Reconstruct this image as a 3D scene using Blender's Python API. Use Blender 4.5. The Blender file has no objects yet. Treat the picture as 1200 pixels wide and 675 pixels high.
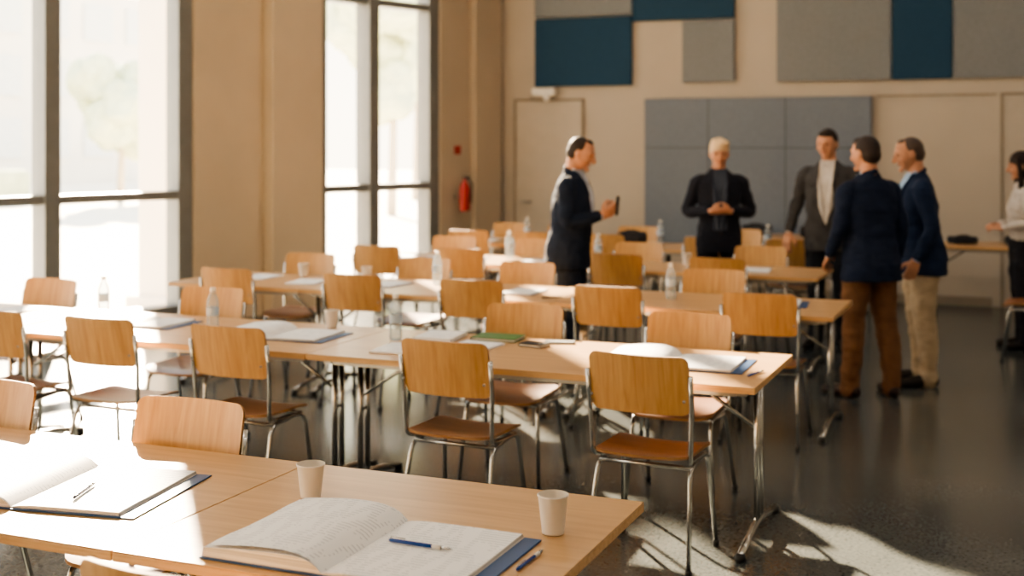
import bpy, bmesh, math, random
from mathutils import Vector, Matrix, noise
from mathutils.bvhtree import BVHTree
random.seed(7)
scene = bpy.context.scene
COL = scene.collection
try:
    scene.view_settings.view_transform='AgX'
    scene.view_settings.look='AgX - Medium High Contrast'
except Exception as e:
    print(e)

# ------------------------------------------------------------------ materials
def _mat(name):
    m = bpy.data.materials.new(name); m.use_nodes = True
    nt = m.node_tree
    return m, nt, nt.nodes['Principled BSDF']

def lin(c):
    return tuple(((x/255.0)/12.92 if x/255.0 <= 0.04045 else ((x/255.0+0.055)/1.055)**2.4) for x in c)

def simple(name, rgb, rough=0.5, metal=0.0, var=0.08, scale=8.0, bump=0.0, bscale=60.0, spec=0.5):
    m, nt, b = _mat(name)
    c = lin(rgb)
    tc = nt.nodes.new('ShaderNodeTexCoord')
    nz = nt.nodes.new('ShaderNodeTexNoise'); nz.inputs['Scale'].default_value = scale; nz.inputs['Detail'].default_value = 4
    nt.links.new(tc.outputs['Object'], nz.inputs['Vector'])
    r = nt.nodes.new('ShaderNodeValToRGB')
    r.color_ramp.elements[0].position = 0.3; r.color_ramp.elements[1].position = 0.7
    r.color_ramp.elements[0].color = tuple(x*(1-var) for x in c)+(1,)
    r.color_ramp.elements[1].color = tuple(min(1, x*(1+var)) for x in c)+(1,)
    nt.links.new(nz.outputs['Fac'], r.inputs['Fac'])
    nt.links.new(r.outputs['Color'], b.inputs['Base Color'])
    b.inputs['Roughness'].default_value = rough
    b.inputs['Metallic'].default_value = metal
    b.inputs['Specular IOR Level'].default_value = spec
    if bump > 0:
        n2 = nt.nodes.new('ShaderNodeTexNoise'); n2.inputs['Scale'].default_value = bscale
        nt.links.new(tc.outputs['Object'], n2.inputs['Vector'])
        bp = nt.nodes.new('ShaderNodeBump'); bp.inputs['Strength'].default_value = bump; bp.inputs['Distance'].default_value = 0.01
        nt.links.new(n2.outputs['Fac'], bp.inputs['Height']); nt.links.new(bp.outputs['Normal'], b.inputs['Normal'])
    return m

def wood(name, c1, c2, rough=0.35, sc=(2.0, 26.0, 26.0)):
    m, nt, b = _mat(name)
    tc = nt.nodes.new('ShaderNodeTexCoord'); mp = nt.nodes.new('ShaderNodeMapping')
    mp.inputs['Scale'].default_value = sc
    oi = nt.nodes.new('ShaderNodeObjectInfo')
    va = nt.nodes.new('ShaderNodeVectorMath'); va.operation = 'ADD'
    nt.links.new(tc.outputs['Object'], va.inputs[0]); nt.links.new(oi.outputs['Location'], va.inputs[1])
    nt.links.new(va.outputs[0], mp.inputs['Vector'])
    nz = nt.nodes.new('ShaderNodeTexNoise'); nz.inputs['Scale'].default_value = 1.6
    nz.inputs['Detail'].default_value = 6; nz.inputs['Distortion'].default_value = 0.6
    nt.links.new(mp.outputs['Vector'], nz.inputs['Vector'])
    r = nt.nodes.new('ShaderNodeValToRGB')
    r.color_ramp.elements[0].position = 0.3; r.color_ramp.elements[1].position = 0.72
    r.color_ramp.elements[0].color = lin(c1)+(1,); r.color_ramp.elements[1].color = lin(c2)+(1,)
    nt.links.new(nz.outputs['Fac'], r.inputs['Fac']); nt.links.new(r.outputs['Color'], b.inputs['Base Color'])
    b.inputs['Roughness'].default_value = rough
    return m

M_top = wood('birch_top', (184,144,100), (206,168,120), 0.32, (1.2,16,16))
M_edge = wood('birch_edge', (194,152,104), (218,180,130), 0.5, (1.5,40,60))
M_under = simple('table_underside', (70,60,50), 0.8)
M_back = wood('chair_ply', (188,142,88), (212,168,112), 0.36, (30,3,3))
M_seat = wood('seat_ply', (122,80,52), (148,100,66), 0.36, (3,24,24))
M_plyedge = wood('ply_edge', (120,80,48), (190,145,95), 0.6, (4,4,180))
M_chrome = simple('chrome', (190,190,188), 0.22, 1.0, 0.03)
M_steel = simple('grey_steel', (150,150,148), 0.32, 0.9, 0.05)
M_black = simple('black_plastic', (22,22,24), 0.45)
M_wall = simple('beige_plaster', (184,170,150), 0.85, var=0.03, scale=2, bump=0.05)
M_wallb = simple('grey_plaster', (182,173,160), 0.85, var=0.03, scale=2, bump=0.05)
M_pier = simple('pier_plaster', (198,182,158), 0.85, var=0.04, scale=2, bump=0.05)  # lighter than the walls; warm window glow put into the colour
M_frame = simple('window_frame', (122,124,124), 0.4, 0.1, 0.05)  # dark slate frames greyed up; veil of haze put into the colour
M_blue = simple('acoustic_blue', (36,68,94), 0.95, var=0.1, scale=40, bump=0.2, bscale=300)
M_grey = simple('acoustic_grey', (126,130,134), 0.95, var=0.08, scale=40, bump=0.2, bscale=300)
M_board = simple('partition_grey', (114,123,136), 0.8, var=0.05, scale=30)
M_seam = simple('seam_dark', (84,90,98), 0.8)
M_door = simple('door_paint', (180,171,158), 0.6, var=0.03)
M_gap = simple('door_gap', (144,135,122), 0.8)
M_ceil = simple('ceiling_white', (190,184,174), 0.9, var=0.03)
M_paper = simple('paper', (238,236,230), 0.7, var=0.02)
M_cup = simple('paper_cup', (244,240,234), 0.6, var=0.02)
M_cupin = simple('cup_inside', (220,212,200), 0.6, var=0.02)
M_cover = simple('cover_blue', (26,72,124), 0.4, var=0.05)
M_green = simple('cover_green', (60,110,50), 0.5)
M_penb = simple('pen_blue', (24,70,150), 0.25)
M_pend = simple('pen_dark', (26,34,60), 0.3)
M_tip = simple('pen_tip', (180,180,180), 0.25, 0.9)
M_red = simple('extinguisher_red', (160,34,28), 0.4)
M_white = simple('white_plastic', (225,222,215), 0.5)
M_bag = simple('bag_fabric', (34,36,42), 0.8, bump=0.2)
M_stone = simple('paving', (232,222,206), 0.85, var=0.06, scale=0.8)
M_bldg = simple('pale_facade', (230,224,214), 0.9, var=0.05, scale=0.5)
M_bglass = simple('facade_glass', (214,215,213), 0.3)  # paled, outdoor haze is put into the colour
M_leaf = simple('foliage', (206,210,178), 0.9, var=0.12, scale=3)  # leaves bleached; haze outside is painted in, no volume
M_trunk = simple('bark', (196,182,162), 0.9)  # trunks paled the same way, haze in the base colour

def floor_mat():
    m, nt, b = _mat('polished_concrete')
    tc = nt.nodes.new('ShaderNodeTexCoord')
    n1 = nt.nodes.new('ShaderNodeTexNoise'); n1.inputs['Scale'].default_value = .7; n1.inputs['Detail'].default_value = 3
    n2 = nt.nodes.new('ShaderNodeTexNoise'); n2.inputs['Scale'].default_value = 60; n2.inputs['Detail'].default_value = 3
    for n in (n1, n2): nt.links.new(tc.outputs['Object'], n.inputs['Vector'])
    mx = nt.nodes.new('ShaderNodeMath'); mx.operation = 'MULTIPLY_ADD'; mx.inputs[1].default_value = 0.5
    nt.links.new(n2.outputs['Fac'], mx.inputs[0]); 
    m2 = nt.nodes.new('ShaderNodeMath'); m2.operation = 'MULTIPLY'; m2.inputs[1].default_value = 0.5
    nt.links.new(n1.outputs['Fac'], m2.inputs[0]); nt.links.new(m2.outputs[0], mx.inputs[2])
    r = nt.nodes.new('ShaderNodeValToRGB')
    r.color_ramp.elements[0].position = 0.34; r.color_ramp.elements[1].position = 0.66
    r.color_ramp.elements[0].color = lin((54,60,62))+(1,); r.color_ramp.elements[1].color = lin((100,103,100))+(1,)
    nt.links.new(mx.outputs[0], r.inputs['Fac']); nt.links.new(r.outputs['Color'], b.inputs['Base Color'])
    b.inputs['Roughness'].default_value=.2
    return m
M_floor = floor_mat()

def printed():
    m, nt, b = _mat('printed_page')
    tc = nt.nodes.new('ShaderNodeTexCoord'); sp = nt.nodes.new('ShaderNodeSeparateXYZ')
    nt.links.new(tc.outputs['Object'], sp.inputs[0])
    a = nt.nodes.new('ShaderNodeMath'); a.operation = 'MULTIPLY'; a.inputs[1].default_value = 62
    nt.links.new(sp.outputs['Y'], a.inputs[0])
    f = nt.nodes.new('ShaderNodeMath'); f.operation = 'FRACT'; nt.links.new(a.outputs[0], f.inputs[0])
    g = nt.nodes.new('ShaderNodeMath'); g.operation = 'LESS_THAN'; g.inputs[1].default_value = 0.22
    nt.links.new(f.outputs[0], g.inputs[0])
    mp = nt.nodes.new('ShaderNodeMapping'); mp.inputs['Scale'].default_value = (34, 9, 1)
    nt.links.new(tc.outputs['Object'], mp.inputs['Vector'])
    nz = nt.nodes.new('ShaderNodeTexNoise'); nz.inputs['Scale'].default_value = 1.0; nt.links.new(mp.outputs[0], nz.inputs['Vector'])
    h = nt.nodes.new('ShaderNodeMath'); h.operation = 'GREATER_THAN'; h.inputs[1].default_value = 0.5
    nt.links.new(nz.outputs['Fac'], h.inputs[0])
    k = nt.nodes.new('ShaderNodeMath'); k.operation = 'MULTIPLY'; nt.links.new(g.outputs[0], k.inputs[0]); nt.links.new(h.outputs[0], k.inputs[1])
    mx = nt.nodes.new('ShaderNodeMix'); mx.data_type = 'RGBA'
    mx.inputs[6].default_value = lin((238,239,240))+(1,); mx.inputs[7].default_value = lin((190,192,198))+(1,)
    nt.links.new(k.outputs[0], mx.inputs[0]); nt.links.new(mx.outputs[2], b.inputs['Base Color'])
    b.inputs['Roughness'].default_value = 0.65
    return m
M_print = printed()

def pageedge():
    m, nt, b = _mat('page_edges')
    tc = nt.nodes.new('ShaderNodeTexCoord'); mp = nt.nodes.new('ShaderNodeMapping'); mp.inputs['Scale'].default_value = (2,2,500)
    nt.links.new(tc.outputs['Object'], mp.inputs['Vector'])
    nz = nt.nodes.new('ShaderNodeTexNoise'); nz.inputs['Scale'].default_value = 1; nt.links.new(mp.outputs[0], nz.inputs['Vector'])
    r = nt.nodes.new('ShaderNodeValToRGB')
    r.color_ramp.elements[0].position=.35; r.color_ramp.elements[1].position=.6
    r.color_ramp.elements[0].color = lin((170,166,158))+(1,); r.color_ramp.elements[1].color = lin((236,232,224))+(1,)
    nt.links.new(nz.outputs['Fac'], r.inputs['Fac']); nt.links.new(r.outputs['Color'], b.inputs['Base Color'])
    return m
M_pedge = pageedge()

def thin(name, tint, gl=1.0, df=0.0):
    m = bpy.data.materials.new(name); m.use_nodes = True; nt = m.node_tree; nt.nodes.clear()
    o = nt.nodes.new('ShaderNodeOutputMaterial'); t = nt.nodes.new('ShaderNodeBsdfTransparent'); t.inputs[0].default_value = tint+(1,)
    g = nt.nodes.new('ShaderNodeBsdfGlossy'); g.inputs['Roughness'].default_value = 0.04
    mx = nt.nodes.new('ShaderNodeMixShader'); 
    fr = nt.nodes.new('ShaderNodeLayerWeight'); fr.inputs['Blend'].default_value = .25
    ml = nt.nodes.new('ShaderNodeMath'); ml.operation='MULTIPLY'; ml.inputs[1].default_value=gl
    nt.links.new(fr.outputs['Fresnel'], ml.inputs[0]); nt.links.new(ml.outputs[0], mx.inputs[0])
    nt.links.new(t.outputs[0], mx.inputs[1]); nt.links.new(g.outputs[0], mx.inputs[2])
    if df > 0:
        d = nt.nodes.new('ShaderNodeBsdfDiffuse'); d.inputs[0].default_value = (.8,.88,.94,1)
        m2 = nt.nodes.new('ShaderNodeMixShader'); m2.inputs[0].default_value = df
        nt.links.new(mx.outputs[0], m2.inputs[1]); nt.links.new(d.outputs[0], m2.inputs[2]); nt.links.new(m2.outputs[0], o.inputs[0])
    else:
        nt.links.new(mx.outputs[0], o.inputs[0])
    return m
M_glass = thin('window_glass', (0.97,0.98,0.97), gl=.2)
M_pet = thin('clear_plastic', (0.90,0.94,0.96), df=0.26)
M_label = simple('label', (180,198,216), 0.5)

# ------------------------------------------------------------------ mesh builder
class MB:
    def __init__(s): s.v=[]; s.f=[]; s.m=[]; s.s=[]; s.mats=[]
    def mi(s, mat):
        if mat not in s.mats: s.mats.append(mat)
        return s.mats.index(mat)
    def add(s, verts, faces, mat, smooth=False, M=None):
        o=len(s.v)
        for p in verts:
            p=Vector(p)
            s.v.append(M@p if M else p)
        k=s.mi(mat)
        for f in faces:
            s.f.append([o+i for i in f]); s.m.append(k); s.s.append(smooth)
    def box(s, x0,x1,y0,y1,z0,z1, mat, bev=0.0, M=None):
        if bev<=0:
            v=[(x0,y0,z0),(x1,y0,z0),(x1,y1,z0),(x0,y1,z0),(x0,y0,z1),(x1,y0,z1),(x1,y1,z1),(x0,y1,z1)]
            f=[(0,3,2,1),(4,5,6,7),(0,1,5,4),(1,2,6,5),(2,3,7,6),(3,0,4,7)]
            s.add(v,f,mat,False,M); return
        bm=bmesh.new(); bmesh.ops.create_cube(bm,size=1)
        for q in bm.verts: q.co=Vector(((x0+x1)/2+q.co.x*(x1-x0),(y0+y1)/2+q.co.y*(y1-y0),(z0+z1)/2+q.co.z*(z1-z0)))
        bmesh.ops.bevel(bm,geom=bm.edges[:],offset=bev,segments=2,affect='EDGES',profile=0.5)
        bm.verts.ensure_lookup_table(); bm.verts.index_update()
        s.add([q.co.copy() for q in bm.verts],[[q.index for q in f.verts] for f in bm.faces],mat,False,M); bm.free()
    def tube(s, pts, r, mat, n=10, M=None, fillet=0.0, caps=True):
        pts=[Vector(p) for p in pts]
        if fillet>0 and len(pts)>2:
            q=[pts[0]]
            for i in range(1,len(pts)-1):
                a,b,c=pts[i-1],pts[i],pts[i+1]
                d1=(a-b); d2=(c-b); k=min(fillet,d1.length*.45,d2.length*.45)
                p0=b+d1.normalized()*k; p2=b+d2.normalized()*k
                for j in range(6):
                    t=j/5; q.append(p0*(1-t)**2+b*2*t*(1-t)+p2*t*t)
            q.append(pts[-1]); pts=q
        rr=r if isinstance(r,(list,tuple)) else [r]*len(pts)
        t0=(pts[1]-pts[0]).normalized()
        up=Vector((0,0,1)) if abs(t0.z)<.9 else Vector((1,0,0))
        a=t0.cross(up).normalized(); V=[]; F=[]
        for i,p in enumerate(pts):
            if i==0: t=t0
            elif i==len(pts)-1: t=(pts[i]-pts[i-1]).normalized()
            else: t=((pts[i+1]-pts[i]).normalized()+(pts[i]-pts[i-1]).normalized()).normalized()
            a=(a-t*a.dot(t)).normalized(); b=t.cross(a)
            for j in range(n):
                w=2*math.pi*j/n; V.append(p+(a*math.cos(w)+b*math.sin(w))*rr[i])
        for i in range(len(pts)-1):
            for j in range(n):
                F.append((i*n+j,i*n+(j+1)%n,(i+1)*n+(j+1)%n,(i+1)*n+j))
        if caps:
            F.append(tuple(reversed(range(n)))); F.append(tuple((len(pts)-1)*n+j for j in range(n)))
        s.add(V,F,mat,True,M)
    def lathe(s, prof, mat, n=28, c=(0,0,0), M=None, cap0=True, cap1=False):
        V=[];F=[]
        for (r,z) in prof:
            for j in range(n):
                w=2*math.pi*j/n; V.append((c[0]+r*math.cos(w),c[1]+r*math.sin(w),c[2]+z))
        for i in range(len(prof)-1):
            for j in range(n):
                F.append((i*n+j,i*n+(j+1)%n,(i+1)*n+(j+1)%n,(i+1)*n+j))
        if cap0: F.append(tuple(reversed(range(n))))
        if cap1: F.append(tuple((len(prof)-1)*n+j for j in range(n)))
        s.add(V,F,mat,True,M)
    def plate(s, hw, hh, r, fn, td, mat, emat, K=6, corner=5, M=None):
        out=[]
        for (cx,cy,a0) in ((hw-r,hh-r,0),(-hw+r,hh-r,90),(-hw+r,-hh+r,180),(hw-r,-hh+r,270)):
            for k in range(corner+1):
                w=math.radians(a0+90*k/corner); out.append((cx+r*math.cos(w),cy+r*math.sin(w)))
        d=[]
        for i in range(len(out)):
            a=out[i]; b=out[(i+1)%len(out)]; L=math.hypot(a[0]-b[0],a[1]-b[1]); n=max(1,int(L/0.04))
            for k in range(n): d.append((a[0]+(b[0]-a[0])*k/n,a[1]+(b[1]-a[1])*k/n))
        N=len(d); td=Vector(td)
        top=[Vector(fn(0,0))]
        for k in range(1,K+1):
            for p in d: top.append(Vector(fn(p[0]*k/K,p[1]*k/K)))
        bot=[p+td for p in top]
        F=[]
        for j in range(N): F.append((0,1+j,1+(j+1)%N))
        for k in range(K-1):
            for j in range(N):
                a=1+k*N; b=1+(k+1)*N
                F.append((a+j,b+j,b+(j+1)%N,a+(j+1)%N))
        s.add(top,F,mat,True,M)
        s.add(bot,[tuple(reversed(f)) for f in F],mat,True,M)
        e0=1+(K-1)*N
        s.add([top[e0+j] for j in range(N)]+[bot[e0+j] for j in range(N)],[(j,N+j,N+(j+1)%N,(j+1)%N) for j in range(N)],emat,False,M)
    def mesh(s,name):
        me=bpy.data.meshes.new(name); me.from_pydata([tuple(v) for v in s.v],[],s.f)
        for m in s.mats: me.materials.append(m)
        me.polygons.foreach_set('material_index',s.m); me.polygons.foreach_set('use_smooth',s.s)
        me.validate(); me.update(); return me
    def obj(s,name,loc=(0,0,0),rot=0.0):
        return put(name,s.mesh(name),loc,rot)

def put(name,me,loc=(0,0,0),rot=0.0):
    o=bpy.data.objects.new(name,me); COL.objects.link(o); o.location=loc; o.rotation_euler=(0,0,rot); return o

# ------------------------------------------------------------------ room shell
S=Vector((-.2994,-.9541,0)); N_=Vector((.9541,-.2994,0)); C0=Vector((-6.08,14.1,0))
LW=Matrix(((S.x,N_.x,0,C0.x),(S.y,N_.y,0,C0.y),(0,0,1,0),(0,0,0,1)))  # (t along wall, n into room, z)
H=5.3; TEND=18.9
def wallpt(t,n=0): 
    p=LW@Vector((t,n,0)); return (p.x,p.y)
XR=5.0; YF=-4.0; YB=14.1
pA=wallpt(TEND); 
for nm,z0,z1,mt in (('floor',-.15,0,M_floor),('ceiling',H,H+.2,M_ceil)):
    b=MB(); w0=wallpt(-.3,-.3); w1=wallpt(TEND+.3,-.3)
    ply=[w1,(XR+.25,w1[1]),(XR+.25,YB+.25),(w0[0],YB+.25)]
    V=[(x,y,z0) for x,y in ply]+[(x,y,z1) for x,y in ply]
    b.add(V,[(3,2,1,0),(4,5,6,7)]+[(i,(i+1)%4,4+(i+1)%4,4+i) for i in range(4)],mt); b.obj(nm)
b=MB(); T=.28
wins=[(1.05,2.94),(4.48,10.3),(11.8,17.6)]
ZB,ZT=.1,4.9
b.box(-.3,wins[0][0],-T,0,0,H,M_wall,M=LW)
b.box(wins[0][1],wins[1][0],-T,0,0,H,M_pier,M=LW)
b.box(wins[1][1],wins[2][0],-T,0,0,H,M_pier,M=LW)
b.box(wins[2][1],TEND+.3,-T,0,0,H,M_wall,M=LW)
for a,c in wins:
    b.box(a,c,-T,0,0,ZB,M_wall,M=LW); b.box(a,c,-T,0,ZT,H,M_wall,M=LW)
b.obj('wall_left')
for (a,c) in ((3.0,3.66),(10.5,11.2)):
    b=MB(); b.box(a,c,0.002,.16,0.002,H-.002,M_pier,.01,M=LW); b.obj('wall_pier')
b=MB(); b.box(.08,.55,.002,.1,.002,H-.002,M_wall,.008,M=LW); b.obj('wall_pier')
def window(idx,a,c,mull):
    b=MB(); d0,d1=-.24,-.03
    b.box(a,a+.16,d0,d1,ZB,ZT,M_frame,.006,M=LW); b.box(c-.16,c,d0,d1,ZB,ZT,M_frame,.006,M=LW)
    b.box(a,c,d0+.002,d1-.002,ZB,ZB+.09,M_frame,M=LW); b.box(a,c,d0+.002,d1-.002,ZT-.09,ZT,M_frame,M=LW)
    b.box(a,c,d0+.03,d1-.01,1.2,1.28,M_frame,M=LW); b.box(a,c,d0+.03,d1-.01,3.26,3.34,M_frame,M=LW)
    for m in mull: b.box(m-.075,m+.075,d0,d1+.02,ZB,ZT,M_frame,.006,M=LW)
    b.add([(a,-.13,ZB),(c,-.13,ZB),(c,-.13,ZT),(a,-.13,ZT)],[(0,1,2,3)],M_glass,M=LW)
    b.obj('window_%d'%idx)
window(1,1.05,2.94,[2.1]); window(2,4.48,10.3,[5.94,7.4,8.86]); window(3,11.8,17.6,[13.2,14.7,16.2])
b=MB(); b.box(-6.2,XR+.25,YB,YB+.25,0,H,M_wallb); b.obj('wall_back')
b=MB(); b.box(XR,XR+.25,YF-.2,YB,0,H,M_wallb); b.obj('wall_right')
b=MB(); b.box(pA[0]-.2,XR,YF-.2,YF,0,H,M_wallb); b.obj('wall_front')
b=MB(); b.box(-6.0,-5.9,YB-.02,YB,0,.1,M_gap); b.box(-4.9,-.4,YB-.02,YB-.001,0.001,.1,M_gap); b.box(.85,XR-.01,YB-.02,YB-.001,.001,.1,M_gap); b.obj('baseboard_back')
def door(idx,x0,x1,z1):
    b=MB(); 
    b.box(x0-.03,x0,YB-.03,YB-.001,0.001,z1+.03,M_gap,.004); b.box(x1,x1+.03,YB-.03,YB-.001,0.001,z1+.03,M_gap,.004)
    b.box(x0,x1,YB-.03,YB-.001,z1,z1+.03,M_gap,.004); b.box(x0+.004,x1-.004,YB-.022,YB-.002,0.006,z1-.004,M_door)
    b.tube([(x0+.09,YB-.02,1.02),(x0+.09,YB-.07,1.02),(x0+.22,YB-.07,1.02)],.01,M_steel,fillet=.015)
    b.obj('door_%d'%idx)
door(1,-5.85,-5.0,2.24); door(2,-.29,.75,2.24)
b=MB(); b.box(-1.58,-.36,YB-.012,YB-.001,2.24,2.262,M_gap); b.obj('trim_1')
def panel(x0,x1,z0,z1,m):
    b=MB(); b.box(x0+.006,x1-.006,YB-.055,YB-.002,z0+.004,z1-.004,m,.008); b.obj('acoustic_panel')
panel(-5.60,-4.36,2.41,3.24,M_blue); panel(-5.60,-4.36,3.25,4.3,M_grey)
panel(-4.36,-3.14,3.16,4.3,M_blue); panel(-3.76,-3.14,2.43,3.15,M_grey)
panel(-2.67,-1.42,2.42,4.3,M_grey); panel(-1.42,-.79,2.42,3.34,M_blue); panel(-1.42,.6,3.35,4.3,M_blue); panel(-.79,.25,2.42,3.34,M_grey)
panel(1.2,2.3,2.42,4.3,M_grey)
b=MB(); b.box(-4.20,-1.63,YB-.08,YB-.003,.5,2.25,M_board,.01)
for x in (-3.44,-2.56): b.box(x-.006,x+.006,YB-.083,YB-.078,.5,2.25,M_seam)
b.box(-4.2,-1.63,YB-.083,YB-.078,1.675,1.687,M_seam); b.obj('pin_board')
b=MB(); b.box(-5.62,-5.32,YB-.1,YB-.002,2.3,2.4,M_white,.02); b.lathe([(.03,0),(.045,.03),(.045,.07)],M_white,n=16,c=(-5.4,YB-.14,2.24),cap1=True); b.obj('security_camera')
b=MB(); p=LW@Vector((.82,.17,0))
b.lathe([(.0,0),(.058,.005),(.063,.025),(.063,.27),(.05,.32),(.025,.345),(.02,.38)],M_red,n=20,c=(p.x,p.y,.93),cap1=True)
b.box(p.x-.02,p.x+.06,p.y-.02,p.y+.02,1.31,1.345,M_black,.005)
b.tube([(p.x+.04,p.y,1.32),(p.x+.1,p.y-.02,1.26),(p.x+.085,p.y-.02,1.03)],.011,M_black,fillet=.05)
b.box(.80,.84,.012,.12,1.08,1.12,M_steel,M=LW); b.obj('fire_extinguisher')
b=MB(); b.box(.72,.82,.001,.012,1.60,1.70,M_red,M=LW); b.obj('safety_sign')
for cx in (-4.2,-.5,3.0):
    for cy in (1.5,6.0,10.5):
        m=MB(); m.box(-.7,.7,-.16,.16,-.07,0,M_white,.01); o=m.obj('ceiling_light',(cx,cy,H-.001))
        L=bpy.data.lights.new('lamp','AREA'); L.shape='RECTANGLE'; L.size=1.3; L.size_y=.26; L.energy=24; L.color=(1.0,.94,.87)  # unseen ceiling fixtures and area lights, added as fill for the room
        lo=bpy.data.objects.new('lamp',L); COL.objects.link(lo); lo.parent=o; lo.location=(0,0,-.09)

# ------------------------------------------------------------------ outside
b=MB(); b.box(-70,20,-30,75,-.4,-.2,M_stone); b.obj('ground_outside')
def tree(x,y,h,r,seed):
    rnd=random.Random(seed); b=MB()
    b.tube([(0,0,0),(.05,0,h*.35),(0,.05,h*.6)],[.14,.1,.06],M_trunk)
    for k in range(16):
        a=rnd.uniform(0,6.28); q=rnd.uniform(0,r*.75); z=h*rnd.uniform(.45,.92); rr=r*rnd.uniform(.3,.5)
        bm=bmesh.new(); bmesh.ops.create_icosphere(bm,subdivisions=3,radius=rr)
        for v in bm.verts:
            v.co*=1+.35*noise.noise(v.co*2.2+Vector((k*3,0,0)))
            v.co+=Vector((math.cos(a)*q,math.sin(a)*q,z))
        bm.verts.index_update(); b.add([v.co.copy() for v in bm.verts],[[v.index for v in f.verts] for f in bm.faces],M_leaf,False); bm.free()
    b.obj('tree',(x,y,-.2))
tree(-27.5,32.5,4.4,2.0,1); tree(-32,29,4.2,2.3,2); tree(-15.6,29,7.0,1.6,3); tree(-19,37,8,2.6,4); tree(-36,25,4.6,2.5,5)
b=MB(); b.box(-9.4,-9.0,11.4,11.8,-.2,6,M_bldg,.02); b.box(-9.5,-8.9,11.3,11.9,-.2,0,M_bldg,.02); b.obj('canopy_column')
b=MB(); b.box(-58,-42,34,54,-.2,9,M_bldg)
for k in range(6):
    for j in range(3): b.box(-41.99,-41.9,35+k*3,37+k*3,1+j*2.8,2.8+j*2.8,M_bglass)
b.obj('building')
b=MB(); b.box(-30,-28.8,12,30,-.2,.9,M_leaf,.2); b.obj('hedge')

# ------------------------------------------------------------------ furniture
def chair_mesh():
    b=MB()
    def seat(x,y):
        z=.452+.012*(abs(x)/.2)**2.2
        if y>.1: z-=.016*((y-.1)/.1)**2
        if y<-.1: z+=.008*((-y-.1)/.1)**2
        return (x,y,z)
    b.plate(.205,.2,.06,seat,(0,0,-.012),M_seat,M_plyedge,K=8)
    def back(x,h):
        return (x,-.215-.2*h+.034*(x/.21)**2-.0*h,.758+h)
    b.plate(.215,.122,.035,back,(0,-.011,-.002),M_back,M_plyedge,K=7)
    for sx in (-1,1):
        b.tube([(sx*.222,-.2,.80),(sx*.222,-.178,.66),(sx*.212,-.165,.44),(sx*.19,-.10,.425),(sx*.19,.15,.415),(sx*.215,.2,.012)],.0105,M_chrome,n=10,fillet=.05)
        b.tube([(sx*.19,.06,.418),(sx*.2,-.13,.405),(sx*.225,-.235,.012)],.0105,M_chrome,n=10,fillet=.05)
        for yy,xx in ((.2,.215),(-.235,.225)): b.lathe([(.014,0),(.015,.02),(.0125,.03)],M_black,n=12,c=(sx*xx,yy,0),cap1=True)
        b.lathe([(.006,0),(.006,.004)],M_steel,n=8,c=(0,0,0),cap1=True,M=Matrix.Translation((sx*.2,-.212,.7))@Matrix.Rotation(math.pi/2,4,'X'))
    b.tube([(-.19,.13,.418),(.19,.13,.418)],.009,M_chrome); b.tube([(-.2,-.12,.408),(.2,-.12,.408)],.009,M_chrome)
    return b.mesh('chair')
CH=chair_mesh()
def chair(x,yb,face=1,rot=0.0,j=True):
    if j: rot+=random.uniform(-.05,.05); x+=random.uniform(-.015,.015)
    if face>0: put('classroom_chair',CH,(x,yb+.235,0),rot)
    else: put('classroom_chair',CH,(x,yb-.235,0),math.pi+rot)

def table(x0,x1,y0,y1,h=.74):
    b=MB(); L=x1-x0; W=y1-y0; hx,hy=L/2,W/2; cx,cy=(x0+x1)/2,(y0+y1)/2; g=.002
    b.box(-hx+g,hx-g,-hy,hy,h-.006,h,M_top,.002)
    b.box(-hx+g,hx-g,-hy,hy,h-.028,h-.0055,M_edge,.002)
    b.box(-hx+.03,hx-.03,-hy+.03,hy-.03,h-.031,h-.0285,M_under)
    for sy in (-1,1): b.box(-hx+.1,hx-.1,sy*(hy-.1)-.012,sy*(hy-.1)+.012,h-.06,h-.031,M_steel)
    for sx in (-1,1):
        xe=sx*(hx-.075)
        b.box(xe-.02,xe+.02,-hy+.08,hy-.08,h-.055,h-.031,M_steel)
        for dy in (-.035,.035): b.tube([(xe,dy,h-.05),(xe,dy,.09)],.0145,M_chrome,n=12)
        b.tube([(xe,-hy+.06,.022),(xe,-.12,.07),(xe,.12,.07),(xe,hy-.06,.022)],.017,M_chrome,n=12,fillet=.1)
        b.tube([(xe,-.035,.40),(xe,.035,.40)],.010,M_chrome)
        for sy in (-1,1): b.lathe([(.02,0),(.024,.012),(.018,.035)],M_black,n=12,c=(xe,sy*(hy-.065),0),cap1=True)
        b.tube([(xe,0,.47),(xe-sx*min(.34,hx*.55),0,h-.045)],.009,M_chrome)
    b.obj('folding_table',(cx,cy,0))
table(-2.10,-1.005,2.45,3.36); table(-3.95,-2.10,2.45,3.36)
table(-3.20,-1.05,5.08,5.95); table(-5.35,-3.20,5.08,5.95); table(-7.2,-5.35,5.08,5.95)
table(-2.80,-1.06,7.30,8.13); table(-4.65,-2.80,7.30,8.13); table(-5.75,-4.65,7.30,8.13)
table(-3.6,-1.47,9.36,10.12); table(-5.43,-3.6,9.36,10.12)
table(-3.33,-1.62,11.3,12.05); table(-5.5,-3.33,11.3,12.05)
table(-1.0,.9,12.75,13.4); table(-3.3,-1.5,13.05,13.7)

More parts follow.
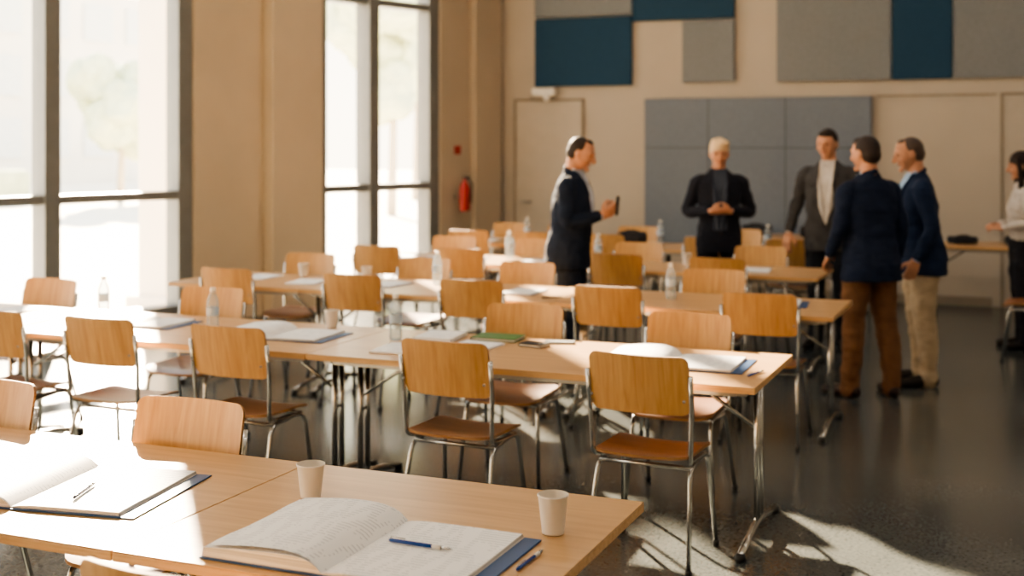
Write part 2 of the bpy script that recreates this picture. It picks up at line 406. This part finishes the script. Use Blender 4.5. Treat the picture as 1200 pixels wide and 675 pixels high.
chair(-1.64,2.04,j=False); chair(-2.85,2.14)
chair(-2.60,3.47,-1); chair(-3.5,3.47,-1)
for x in (-1.49,-2.37,-3.50,-4.30,-4.98,-5.85): chair(x,4.88)
for x in (-1.60,-2.48,-4.5,-5.75): chair(x,6.18,-1)
for x in (-1.46,-2.37,-3.28,-4.13,-5.12): chair(x,7.12)
for x in (-2.0,-3.38,-4.2,-5.2): chair(x,8.37,-1)
for x in (-2.19,-3.0,-4.33,-5.1): chair(x,9.18)
for x in (-2.1,-3.15,-4.1,-4.9): chair(x,10.36,-1)
for x in (-2.0,-2.75,-3.75,-4.45,-5.15): chair(x,11.12)
for x in (-2.7,-3.75,-4.5,-5.15): chair(x,12.3,-1)
chair(-.02,10.6,1,math.pi/2); chair(.35,9.9,1,math.pi/2-.3); chair(.6,11.5,1,1.2)

# ------------------------------------------------------------------ small things
def open_book(x,y,rot,W=.33,Hh=.43,Tl=.034,Tr=.008,z=.741,cover=M_cover,ext=.05,name='open_binder'):
    b=MB(); h=Hh/2
    b.box(-W-.008,.0,-h-.008,h+.008,0,.004,cover,.001); b.box(0,W+ext,-h-.01,h+.006,0,.004,cover,.001)
    def block(sgn,T,fl):
        K=22; top=[]; 
        for i in range(K+1):
            t=i/K; xx=W*t
            rise=1-math.exp(-t*11)
            zz=.0045+T*rise*(1-.42*t**1.6*fl)+.002
            top.append((sgn*xx,zz))
        J=8; V=[];F=[]
        for j in range(J+1):
            yy=-h+Hh*j/J
            for (xx,zz) in top: V.append((xx,yy,zz+.0025*math.sin(j*1.1)*abs(xx)/W*min(1,T*40)))
        n=K+1
        for j in range(J):
            for i in range(K):
                q=(j*n+i,j*n+i+1,(j+1)*n+i+1,(j+1)*n+i); F.append(q if sgn>0 else tuple(reversed(q)))
        b.add(V,F,M_print,True)
        for j in (0,J):
            V2=[V[j*n+i] for i in range(n)]+[(V[j*n+i][0],V[j*n+i][1],.0042) for i in range(n)]
            b.add(V2,[(i,i+1,n+i+1,n+i) for i in range(K)],M_pedge,False)
        V3=[V[j*n+K] for j in range(J+1)]+[(V[j*n+K][0]*1.012,V[j*n+K][1],.0042) for j in range(J+1)]
        b.add(V3,[(j,j+1,J+2+j,J+1+j) for j in range(J)],M_pedge,False)
    block(-1,Tl,1); block(1,Tr,.3)
    if Tl>.02:
        V=[];F=[];K=14
        for i in range(K+1):
            t=i/K; 
            for yy in (-h+.004,h+.006): V.append((-W*.96*t,yy,.0075+(Tl+.004)*(1-math.exp(-t*9))*(1-.36*t**1.5)+.006*math.sin(t*3.1)))
        b.add(V,[(2*i+1,2*i+3,2*i+2,2*i) for i in range(K)],M_print,True)
    b.obj(name,(x,y,z),rot)
def pad(x,y,rot,w=.22,h=.3,cover=None,t=.006,name='notepad',z=.741,mt=None):
    b=MB()
    if cover: b.box(-w/2-.006,w/2+.012,-h/2-.008,h/2+.004,0,.003,cover,.001)
    b.box(-w/2,w/2,-h/2,h/2,.003 if cover else 0,.003+t,mt or M_print,.001)
    b.obj(name,(x,y,z),rot)
def closed(x,y,rot,w,h,t,mt,name,z=.741):
    b=MB(); b.box(-w/2,w/2,-h/2,h/2,0,t*.2,mt,.001); b.box(-w/2+.003,w/2-.004,-h/2+.003,h/2-.003,t*.2,t*.8,M_pedge); b.box(-w/2,w/2,-h/2,h/2,t*.8,t,mt,.001)
    b.box(-w/2,-w/2+.004,-h/2,h/2,0,t,mt,.001); b.obj(name,(x,y,z),rot)
def cup(x,y,z=.741,h=.095):
    b=MB(); b.lathe([(.0,.003),(.027,.002),(.028,0),(.0285,.004),(.0385,h-.004),(.0405,h-.003),(.041,h),(.0395,h+.001)],M_cup,n=32,cap0=False)
    b.lathe([(.0395,h+.001),(.0375,h-.004),(.029,.01),(0,.01)],M_cupin,n=32,cap0=False); b.obj('paper_cup',(x,y,z))
def bottle(x,y,z=.741):
    b=MB(); b.lathe([(0,.006),(.02,.004),(.028,0),(.032,.008),(.032,.05),(.0305,.06),(.032,.07),(.032,.15),(.030,.165),(.02,.192),(.0125,.205),(.0125,.214)],M_pet,n=24,cap0=False)
    b.lathe([(.0326,.085),(.0326,.13)],M_label,n=24,cap0=False)
    b.lathe([(.0145,.21),(.015,.212),(.015,.23),(.013,.232)],M_white,n=20,cap0=True,cap1=True)
    b.obj('water_bottle',(x,y,z))
def pen(x,y,rot,z,mt=M_penb,l=.155):
    b=MB(); r=.0048
    R=Matrix.Translation((0,0,r))
    b.tube([(-l/2,0,0),(-l/2+.006,0,0),(l/2-.03,0,0)],[r*.8,r,r],mt,n=10,M=R)
    b.tube([(l/2-.03,0,0),(l/2-.012,0,0),(l/2,0,0)],[r,r*.8,.0008],M_tip,n=10,M=R)
    b.tube([(l/2-.055,0,0),(l/2-.03,0,0)],r*1.08,M_tip if mt is M_pend else M_white,n=10,M=R)
    b.tube([(-l/2+.004,0,r*1.1),(-l/2+.004,0,r*1.9),(-l/2+.045,0,r*1.7)],.0012,M_tip,n=6,M=R)
    b.obj('ballpoint_pen',(x,y,z),rot)
# row 1
open_book(-1.525,2.705,0.0); open_book(-2.625,2.83,.16,W=.33,Hh=.43,Tl=.03)
cup(-1.892,3.034); cup(-1.142,2.997,h=.1)
pen(-1.387,2.727,-.03,.7565,l=.175); pen(-1.115,2.775,math.radians(88),.741); pen(-2.482,2.785,math.radians(110),.7575,M_pend)
# row 2
bottle(-4.03,5.49); bottle(-3.0,5.62); bottle(-4.96,5.72); cup(-3.51,5.84)
open_book(-3.62,5.52,.05,W=.28,Hh=.34,Tl=.03,name='open_binder'); open_book(-1.52,5.53,.03,W=.3,Hh=.36,Tl=.036)
pad(-2.80,5.73,.1,.2,.26,t=.02); pad(-2.54,5.55,-.1,.22,.28); pad(-2.84,5.36,.1,.2,.28)
closed(-2.52,5.83,.05,.24,.17,.018,M_green,'green_notebook'); closed(-2.27,5.70,-.2,.13,.09,.016,M_black,'wallet'); closed(-2.19,5.84,.3,.15,.075,.009,M_black,'mobile_phone')
pen(-1.11,5.386,1.3,.741,M_penb); pen(-2.6,5.22,.4,.741,M_pend)
open_book(-4.55,5.58,.05,W=.22,Hh=.32,Tl=.01); pad(-5.6,5.66,-.1); pad(-6.0,5.5,.2); pad(-5.2,5.33,.15,.21,.28,M_cover); bottle(-6.4,5.7)
# row 3
bottle(-2.145,7.75); bottle(-3.90,7.93); open_book(-1.55,7.75,.1,W=.22,Hh=.3,Tl=.03); pad(-3.15,7.72,0,cover=M_cover); pad(-3.62,7.75,.1)
pad(-4.2,7.75,-.1,cover=M_cover); pad(-4.8,7.65,.2); pad(-5.3,7.8,.0); cup(-4.5,7.98); pad(-2.5,7.6,.1); cup(-5.05,8.0); pen(-2.86,7.5,.8,.741,M_pend)
# row 4
cup(-2.62,9.95); pad(-3.2,9.75,.1,cover=M_cover); pad(-3.85,9.7,.0); open_book(-4.6,9.7,.1,W=.22,Hh=.3,Tl=.02); pad(-5.1,9.7,.1); bottle(-4.2,9.95); pad(-2.0,9.7,.1); bottle(-3.4,10.0)
# row 5
bottle(-2.3,11.7); bottle(-3.4,11.9); pad(-2.7,11.6,.1); pad(-3.95,11.5,.0,cover=M_cover); pad(-4.5,11.6,.1); pad(-5.15,11.6,.1); bottle(-4.8,11.85); cup(-3.05,11.7)
def bag(x,y,z,w,d,h,rot=0):
    b=MB(); b.box(-w/2,w/2,-d/2,d/2,0,h,M_bag,min(w,d,h)*.3)
    b.box(-w*.32,w*.32,-d/2-.02,-d/2+.02,h*.1,h*.6,M_bag,.012)
    b.tube([(-w*.3,0,h*.9),(-w*.2,-.04,h+.012),(w*.15,-.05,h+.012),(w*.3,0,h*.9)],.009,M_black,fillet=.03)
    b.obj('shoulder_bag',(x,y,z),rot)
bag(-2.1,13.35,.741,.36,.18,.12,.1); bag(-2.75,13.4,.741,.3,.2,.11,-.2); bag(-.1,13.05,.741,.3,.2,.09,.2); bag(-3.66,11.82,.741,.28,.12,.12,.1); bag(-.65,13.1,.741,.24,.2,.07,.5)
pad(.45,13.0,.2)

# ------------------------------------------------------------------ people
def catmull(P,Rr,sub=4):
    out=[];ro=[]
    n=len(P)
    for i in range(n-1):
        p0=P[max(i-1,0)];p1=P[i];p2=P[i+1];p3=P[min(i+2,n-1)]
        for k in range(sub):
            t=k/sub
            out.append(.5*((2*p1)+(p2-p0)*t+(2*p0-5*p1+4*p2-p3)*t*t+(3*p1-p0-3*p2+p3)*t**3))
            ro.append(Rr[i]*(1-t)+Rr[i+1]*t)
    out.append(P[-1]);ro.append(Rr[-1]); return out,ro
class Fig:
    def __init__(s): s.v=[];s.f=[];s.t=[]
    def raw(s,V,F,tag,M=None):
        o=len(s.v)
        for p in V:
            p=Vector(p); s.v.append(M@p if M else p)
        for f in F: s.f.append([o+i for i in f]); s.t.append(tag)
    def limb(s,P,R,tag,n=14,M=None,clip=None,flat=None,sub=4):
        P=[Vector(p) for p in P]
        P,R=catmull(P,R,sub) if len(P)>2 else (P,list(R))
        d0=(P[0]-P[1]).normalized(); d1=(P[-1]-P[-2]).normalized()
        P=[P[0]+d0*R[0]*.9,P[0]+d0*R[0]*.6]+P+[P[-1]+d1*R[-1]*.6,P[-1]+d1*R[-1]*.9]
        R=[R[0]*.35,R[0]*.8]+R+[R[-1]*.8,R[-1]*.35]
        m=MB(); m.tube(P,R,M_paper,n=n)
        V=m.v
        if clip is not None: V=[Vector((p.x,p.y,max(p.z,clip))) for p in V]
        s.raw(V,m.f,tag,M)
    def loft(s,L,tag,n=28,e=2.4,M=None):
        V=[];F=[]
        for (cx,cy,z,rx,ry) in L:
            for j in range(n):
                w=2*math.pi*j/n; c,q=math.cos(w),math.sin(w)
                V.append((cx+rx*math.copysign(abs(c)**(2/e),c),cy+ry*math.copysign(abs(q)**(2/e),q),z))
        for i in range(len(L)-1):
            for j in range(n): F.append((i*n+j,i*n+(j+1)%n,(i+1)*n+(j+1)%n,(i+1)*n+j))
        F.append(tuple(reversed(range(n)))); F.append(tuple((len(L)-1)*n+j for j in range(n)))
        s.raw(V,F,tag,M)
    def ell(s,c,r,tag,M=None,fn=None,n=24,m=16):
        V=[];F=[]
        V.append(Vector((0,0,-1)))
        for i in range(1,m):
            ph=-math.pi/2+math.pi*i/m
            for j in range(n):
                w=2*math.pi*j/n; V.append(Vector((math.cos(ph)*math.cos(w),math.cos(ph)*math.sin(w),math.sin(ph))))
        V.append(Vector((0,0,1)))
        for j in range(n): F.append((0,1+(j+1)%n,1+j))
        for i in range(m-2):
            for j in range(n): F.append((1+i*n+j,1+i*n+(j+1)%n,1+(i+1)*n+(j+1)%n,1+(i+1)*n+j))
        for j in range(n): F.append((len(V)-1,1+(m-2)*n+j,1+(m-2)*n+(j+1)%n))
        if fn: V=[fn(v) for v in V]
        V=[Vector((c[0]+v.x*r[0],c[1]+v.y*r[1],c[2]+v.z*r[2])) for v in V]
        s.raw(V,F,tag,M)
    def hand(s,W,d,n,th,curl=.5,scale=1.0):
        W=Vector(W); d=Vector(d).normalized(); n=Vector(n); n=(n-d*n.dot(d)).normalized(); th=Vector(th); th=(th-d*th.dot(d)-n*th.dot(n)).normalized()
        k=scale
        lens=[.074,.082,.077,.060]
        for i in range(4):
            off=.031-.0205*i
            kn=W+d*(.088-.004*abs(i-1.2))*k+th*off*k
            s.limb([W+th*off*.55*k,W+d*.045*k+th*off*.85*k,kn],[.0165*k,.0145*k,.0115*k],'skin',n=10,sub=2)
            ang=.2+curl*.35; p=kn; pts=[kn-d*.01]; 
            for q,fr in enumerate((.45,.31,.24)):
                dd=d*math.cos(ang)+n*math.sin(ang)+th*(.05-.035*i)
                p=p+dd.normalized()*lens[i]*fr*k; pts.append(p); ang+=curl*(.95-.1*q)
            s.limb(pts,[.0105*k,.0098*k,.0088*k,.0075*k],'skin',n=10,sub=2)
        b0=W+d*.022*k+th*.022*k
        b1=b0+(d*.5+th*.75+n*.35).normalized()*.042*k
        b2=b1+(d*.85+th*.3+n*.5*min(1,curl+.3)).normalized()*.034*k
        b3=b2+(d*.95+n*.5*min(1,curl+.3)-th*.1).normalized()*.026*k
        s.limb([b0,b1,b2,b3],[.0155*k,.0125*k,.0108*k,.0085*k],'skin',n=10,sub=2)

def leanfn(v,lean):
    if lean and v.z>.86:
        k=min(1,(v.z-.86)/.2); pv=Vector((0,0,.86)); return pv+Matrix.Rotation(math.radians(lean)*k,3,'X')@(v-pv)
    return v
def person(name,loc,face,arms,legs=None,height=1.78,jacket=(24,34,54),trous=(24,28,42),shirt=(200,205,215),shoes=(28,22,20),hair=(40,32,28),skin=(196,146,118),
           head=(0,0,0),hairstyle='short',vwidth=.07,vlow=1.16,lean=0.0,build=1.0,woman=False,jhem=.80,prop=None,brow=None):
    F=Fig(); Bz=build
    hem=jhem
    if not woman:
        F.loft([(0,.01,hem,.2*Bz,.145*Bz),(0,.008,hem+.06,.203*Bz,.148*Bz),(0,.005,.98,.192*Bz,.14*Bz),(0,0,1.08,.176*Bz,.132*Bz),(0,-.003,1.18,.18*Bz,.132*Bz),(0,0,1.28,.192*Bz,.134*Bz),(0,.004,1.36,.198,.128),(0,.008,1.42,.192,.108),(0,.012,1.465,.155,.088),(0,.014,1.50,.095,.07),(0,.014,1.525,.066,.06)],'jacket')
    else:
        F.loft([(0,.01,hem,.175,.12),(0,.008,hem+.02,.178,.122),(0,0,1.08,.145,.105),(0,-.01,1.2,.158,.118),(0,-.01,1.28,.168,.122),(0,.004,1.36,.172,.105),(0,.008,1.42,.16,.09),(0,.012,1.465,.12,.075),(0,.014,1.5,.07,.055)],'jacket')
    F.limb([(-.055,.03,1.52),(0,.075,1.54),(.055,.03,1.52)],[.016,.018,.016],'jacket',n=8)
    F.limb([(-.052,.0,1.525),(-.04,-.045,1.50),(-.01,-.075,1.465)],[.012,.012,.009],'shirt',n=8)
    F.limb([(.052,.0,1.525),(.04,-.045,1.50),(.01,-.075,1.465)],[.012,.012,.009],'shirt',n=8)
    if not woman:
        for sx in (-1,1):
            F.limb([(sx*.06,-.03,1.515),(sx*(vwidth+.012),-.095,1.42),(sx*(vwidth*.8),-.132,1.3),(sx*.015,-.136*Bz,vlow)],[.012,.017,.02,.01],'jacket',n=8)
        for zz in (vlow-.03,vlow-.13): F.ell((.012,-.137*Bz,zz),(.009,.006,.009),'shoe')
    if legs is None: legs=[[(.095,0,.92),(.105,-.01,.5),(.11,.015,.09)],[(-.095,0,.92),(-.105,-.01,.5),(-.11,.015,.09)]]
    F.loft([(0,.01,.80,.15*Bz,.12*Bz),(0,.01,.88,.178*Bz,.132*Bz),(0,.008,.96,.172*Bz,.125*Bz),(0,.005,1.05,.15,.11)],'trous')
    for lg in legs:
        h,k,a=[Vector(p) for p in lg[:3]]; toe=math.radians(lg[3] if len(lg)>3 else (12 if h.x>0 else -12))
        F.limb([h,h.lerp(k,.5)+Vector((0,-.008,0)),k,k.lerp(a,.4)+Vector((0,.012,0)),a+Vector((0,0,.03)),a+Vector((0,-.006,-.035))],[.098*Bz,.092*Bz,.073*Bz,.07*Bz,.062,.066],'trous',n=18)
        R=Matrix.Rotation(toe,4,'Z'); T=Matrix.Translation((a.x,a.y,a.z-.09))@R
        F.limb([(0,.045,.042),(0,-.03,.048),(0,-.12,.036),(0,-.195,.028)],[.04,.043,.044,.034],'shoe',n=14,M=T,clip=0.0)
        F.limb([(0,.0,.07),(0,0,.12)],[.042,.038],'shoe',n=12,M=T)
    for sx,(e,w,hd,pn,th,cl) in zip((1,-1),arms):
        sh=Vector((sx*.178*(0.9 if woman else 1),.008,1.425)); e=Vector(e); w=Vector(w)
        wr=(.062,.07,.06,.052,.045,.037) if not woman else (.05,.052,.046,.042,.036,.03)
        fd=(w-e).normalized()
        F.limb([sh+Vector((-sx*.03,0,.0)),sh+Vector((sx*.012,0,-.03)),sh.lerp(e,.5),e,e.lerp(w,.5),w-fd*.03],wr,'sleeve',n=18)
        F.limb([w-fd*.05,w-fd*.012],[.03,.03],'shirt',n=12)
        F.limb([w-fd*.04,w+fd*.01],[.025,.0255],'skin',n=12)
        F.hand(w,hd,pn,th,cl,.96 if woman else 1.04)
    yaw,pitch,roll=[math.radians(a) for a in head]
    piv=Vector((0,.02,1.53)); R=(Matrix.Rotation(yaw,3,'Z')@Matrix.Rotation(pitch,3,'X')@Matrix.Rotation(roll,3,'Y'))
    M=Matrix.Translation(piv)@R.to_4x4()@Matrix.Translation(-piv)
    F.limb([(0,.025,1.46),(0,.018,1.53),(0,.01,1.6)],[.062,.057,.056] if not woman else [.05,.047,.047],'skin',n=16)
    hc=Vector((0,-.005,1.665))
    def hf(v):
        x,y,z=v
        if z<0:
            k=-z
            x*=1-.30*k**1.6
            if y>0: y*=1-.45*k
            else: y*=1-.06*k
            y-=.06*k
        else: y*=1+.04*z
        if y<-.55: y=-.55+(y+.55)*.72
        return Vector((x,y,z))
    F.ell(hc,(.076,.1,.118),'skin',M=M,fn=hf,n=32,m=22)
    F.limb([(0,-.094,1.69),(0,-.106,1.665),(0,-.119,1.642),(0,-.104,1.634)],[.008,.010,.0135,.009],'skin',M=M,n=10)
    for sx in (-1,1):
        F.ell((sx*.012,-.103,1.638),(.008,.009,.007),'skin',M=M,n=10,m=8)
        F.ell((sx*.079,.008,1.66),(.009,.019,.031),'skin',M=M,n=12,m=10)
        F.ell((sx*.031,-.0835,1.678),(.010,.0078,.0058),'eye',M=M,n=12,m=8)
        F.limb([(sx*.010,-.090,1.696),(sx*.034,-.086,1.699),(sx*.056,-.072,1.692)],[.007,.0085,.006],'skin',M=M,n=8,sub=2)
        F.limb([(sx*.016,-.0955,1.702),(sx*.034,-.092,1.705),(sx*.05,-.081,1.699)],[.003,.0034,.002],'brow',M=M,n=8,sub=2)
        F.ell((sx*.04,-.066,1.642),(.024,.022,.02),'skin',M=M,n=12,m=8)
    F.limb([(-.022,-.088,1.607),(-.008,-.095,1.609),(.008,-.095,1.609),(.022,-.088,1.607)],[.003,.0058,.0058,.003],'lips',M=M,n=8,sub=2)
    F.ell((0,-.083,1.57),(.022,.018,.018),'skin',M=M,n=12,m=8)
    if hairstyle=='short':
        F.ell((0,.020,1.697),(.0805,.095,.092),'hair',M=M,n=32,m=20); F.ell((0,.045,1.655),(.074,.070,.07),'hair',M=M)
        F.ell((0,-.03,1.746),(.058,.05,.038),'hair',M=M)
    elif hairstyle=='full':
        F.ell((0,.014,1.708),(.086,.102,.098),'hair',M=M,n=32,m=20); F.ell((0,.045,1.65),(.078,.074,.07),'hair',M=M)
        F.ell((.02,-.045,1.763),(.062,.05,.038),'hair',M=M); F.ell((-.03,-.02,1.775),(.045,.05,.032),'hair',M=M)
    elif hairstyle=='receding':
        F.ell((0,.024,1.695),(.0795,.09,.09),'hair',M=M,n=28,m=18)
        F.ell((0,.045,1.655),(.075,.068,.065),'hair',M=M); F.ell((0,-.02,1.752),(.045,.045,.033),'hair',M=M)
    else:
        F.ell((0,.016,1.705),(.088,.106,.1),'hair',M=M,n=32,m=20)
        F.loft([(0,.07,1.42,.07,.03),(0,.07,1.5,.09,.045),(0,.055,1.6,.096,.07),(0,.04,1.7,.09,.085)],'hair',M=M)
        for sx in (-1,1): F.limb([(sx*.07,-.03,1.73),(sx*.088,-.025,1.64),(sx*.082,-.035,1.52),(sx*.075,-.06,1.4)],[.02,.024,.028,.02],'hair',M=M)
    me=bpy.data.meshes.new('tmp'); me.from_pydata([tuple(v) for v in F.v],[],F.f)
    o=bpy.data.objects.new('tmp',me); COL.objects.link(o)
    md=o.modifiers.new('r','REMESH'); md.mode='VOXEL'; md.voxel_size=.0052; md.use_smooth_shade=True
    ms=o.modifiers.new('s','SMOOTH'); ms.factor=.5; ms.iterations=2
    dg=bpy.context.evaluated_depsgraph_get(); ev=o.evaluated_get(dg); nm=bpy.data.meshes.new_from_object(ev)
    bpy.data.objects.remove(o)
    bvh=BVHTree.FromPolygons([tuple(v) for v in F.v],F.f)
    tags=['jacket','trous','shirt','skin','hair','shoe','eye','lips','brow']
    hb=brow or tuple((a+b)/2 for a,b in zip(hair,skin))
    cols=dict(jacket=jacket,trous=trous,shirt=shirt,skin=skin,hair=hair,shoe=shoes,eye=(80,62,54),lips=(170,108,94),brow=hb)
    for t in tags:
        nm.materials.append(simple(name+'_'+t,cols[t],{'skin':.6,'hair':.6,'shoe':.3,'eye':.2}.get(t,.9),var=.12,scale=14,bump=(.3 if t in('jacket','trous','hair') else 0),bscale=(220 if t!='hair' else 90),spec=.25))
    ids=[]
    for p in nm.polygons:
        c=p.center; r=bvh.find_nearest(c); t=F.t[r[2]]
        if t=='jacket' and c.y<-.03 and vwidth>0:
            z=c.z
            if z>vlow:
                w=vwidth*min(1,(z-vlow)/.16) if vlow>1.0 else vwidth
                if abs(c.x)<w: t='shirt'
        if t=='sleeve': t='jacket'
        ids.append(tags.index(t))
    nm.polygons.foreach_set('material_index',ids); nm.polygons.foreach_set('use_smooth',[True]*len(ids))
    cl=[False]*len(nm.vertices)
    for p,i in zip(nm.polygons,ids):
        if i<2:
            for v in p.vertices: cl[v]=True
    nr=[v.normal.copy() for v in nm.vertices]
    for v in nm.vertices:
        c=v.co.copy()
        if cl[v.index]:
            a=noise.noise(Vector((c.x*7,c.y*7,c.z*13+face[0]*9)))*.010+noise.noise(Vector((c.x*18,c.y*18,c.z*30)))*.005
            c=c+nr[v.index]*a
        v.co=leanfn(c,lean)
    nm.name=name
    sc=height/1.785
    root=bpy.data.objects.new(name,None); COL.objects.link(root)
    bo=bpy.data.objects.new('body',nm); COL.objects.link(bo); bo.parent=root
    if prop:
        pb=MB(); prop(pb); pb.v=[leanfn(v,lean) for v in pb.v]; po=pb.obj('held_item'); po.parent=root
    root.location=(loc[0],loc[1],0); root.scale=(sc,sc,sc); root.rotation_euler=(0,0,math.atan2(face[0],-face[1]))
    return root
RL=((.242,.03,1.14),(.245,-.05,.895),(0,-.12,-1),(-1,0,0),(0,-1,0),.45)
RR=((-.242,.03,1.14),(-.245,-.05,.895),(0,-.12,-1),(1,0,0),(0,-1,0),.45)
def phone(b): b.box(-.036,.036,-.345,-.333,1.215,1.36,M_black,.005,M=Matrix.Translation((0,0,0)))
person('man_with_phone',(-3.22,8.78),(.97,.12),
   [((.225,-.02,1.15),(.075,-.225,1.2),(-.25,-.85,.45),(-.6,.2,.6),(0,-.2,1),.9),((-.225,-.02,1.15),(-.06,-.235,1.21),(.2,-.85,.5),(.7,.3,.5),(0,-.2,1),.8)],
   height=1.80,jacket=(24,35,54),trous=(26,36,54),hair=(50,42,38),head=(0,18,0),hairstyle='receding',build=1.12,prop=phone,lean=4)
person('man_clasped_hands',(-2.52,10.66),(.3,-.95),
   [((.272,.02,1.155),(.085,-.185,1.17),(-.9,-.35,.05),(-.1,.5,.8),(-.3,-.3,1),.8),((-.272,.02,1.155),(-.085,-.185,1.17),(.9,-.35,.05),(.1,.5,.8),(.3,-.3,1),.8)],
   height=1.77,jacket=(30,33,43),trous=(28,30,38),shirt=(62,70,84),hair=(222,196,158),head=(0,8,0),hairstyle='full',vwidth=.06,vlow=1.0,lean=2)
person('man_grey_jacket',(-1.60,10.78),(-.05,-1),
   [RL,((-.265,.01,1.16),(-.31,-.09,.93),(-.1,-.35,-.9),(.3,.5,-.8),(.9,-.3,0),.35)],
   height=1.86,jacket=(66,66,68),trous=(34,36,42),shirt=(196,192,186),hair=(44,36,32),head=(-10,8,0),hairstyle='short',vwidth=.06,vlow=1.01,lean=2)
person('man_navy_jacket',(-1.03,8.83),(-.70,.72),
   [((.25,.0,1.15),(.225,-.16,.955),(-.2,-.8,-.6),(-.6,0,-.6),(-.7,-.4,.4),.6),RR],
   legs=[[(.095,0,.92),(.125,-.03,.5),(.15,-.03,.09),20],[(-.095,0,.92),(-.115,.01,.5),(-.13,.06,.09),-16]],
   height=1.79,jacket=(25,36,58),trous=(114,82,58),shirt=(190,196,210),shoes=(40,26,22),hair=(54,46,44),head=(14,4,0),hairstyle='short',build=1.05,lean=3)
person('man_beige_trousers',(-.74,9.42),(-.93,-.30),
   [((.25,.03,1.14),(.235,-.1,.91),(-.05,-.35,-1),(-1,0,0),(0,-1,0),.5),((-.24,.02,1.15),(-.16,-.2,1.03),(.4,-.9,-.1),(.4,.1,-.9),(.8,-.2,.3),.5)],
   height=1.79,jacket=(26,40,66),trous=(178,160,134),shirt=(150,176,206),shoes=(34,28,26),hair=(84,72,66),head=(0,10,0),hairstyle='receding',build=1.08,lean=5)
person('woman_dark_hair',(-.08,11.35),(-.95,-.2),
   [((.21,.02,1.16),(.12,-.2,1.1),(-.5,-.8,.1),(-.3,0,-.9),(-.8,-.2,.5),.6),((-.2,.02,1.16),(-.08,-.2,1.12),(.5,-.8,.1),(.3,0,-.9),(.8,-.2,.5),.6)],
   height=1.66,jacket=(190,184,178),trous=(34,34,40),shirt=(206,200,194),hair=(40,30,26),head=(0,10,0),hairstyle='long',woman=True,vwidth=0,jhem=1.0)

# ------------------------------------------------------------------ light, world, camera
sd=Vector((.64,-.77,0)).normalized(); el=math.radians(22)
dirv=Vector((sd.x*math.cos(el),sd.y*math.cos(el),-math.sin(el)))
Ls=bpy.data.lights.new('sun','SUN'); Ls.energy=72.0; Ls.angle=math.radians(1.0); Ls.color=(1.0,.79,.55)
so=bpy.data.objects.new('sun',Ls); COL.objects.link(so); so.rotation_mode='QUATERNION'; so.rotation_quaternion=dirv.to_track_quat('-Z','Y'); so.location=(-20,30,15)
w=bpy.data.worlds.new('World'); scene.world=w; w.use_nodes=True; nt=w.node_tree; bg=nt.nodes['Background']
tc=nt.nodes.new('ShaderNodeTexCoord'); sp=nt.nodes.new('ShaderNodeSeparateXYZ'); nt.links.new(tc.outputs['Generated'],sp.inputs[0])
r=nt.nodes.new('ShaderNodeValToRGB'); r.color_ramp.elements[0].position=.0; r.color_ramp.elements[1].position=.6
r.color_ramp.elements[0].color=(1.0,.86,.66,1); r.color_ramp.elements[1].color=(.58,.64,.70,1)
nt.links.new(sp.outputs['Z'],r.inputs['Fac']); nt.links.new(r.outputs['Color'],bg.inputs['Color']); bg.inputs['Strength'].default_value=6.5

cd=bpy.data.cameras.new('camera'); co=bpy.data.objects.new('camera',cd); COL.objects.link(co)
co.location=(0,0,1.75); co.rotation_euler=(math.pi/2,0,math.radians(22.75))
cd.sensor_width=36; cd.lens=43.71; cd.shift_y=-171.5/1200
cd.dof.use_dof=True; cd.dof.focus_distance=3.8; cd.dof.aperture_fstop=2.1
cd.clip_start=.05; cd.clip_end=300
scene.camera=co
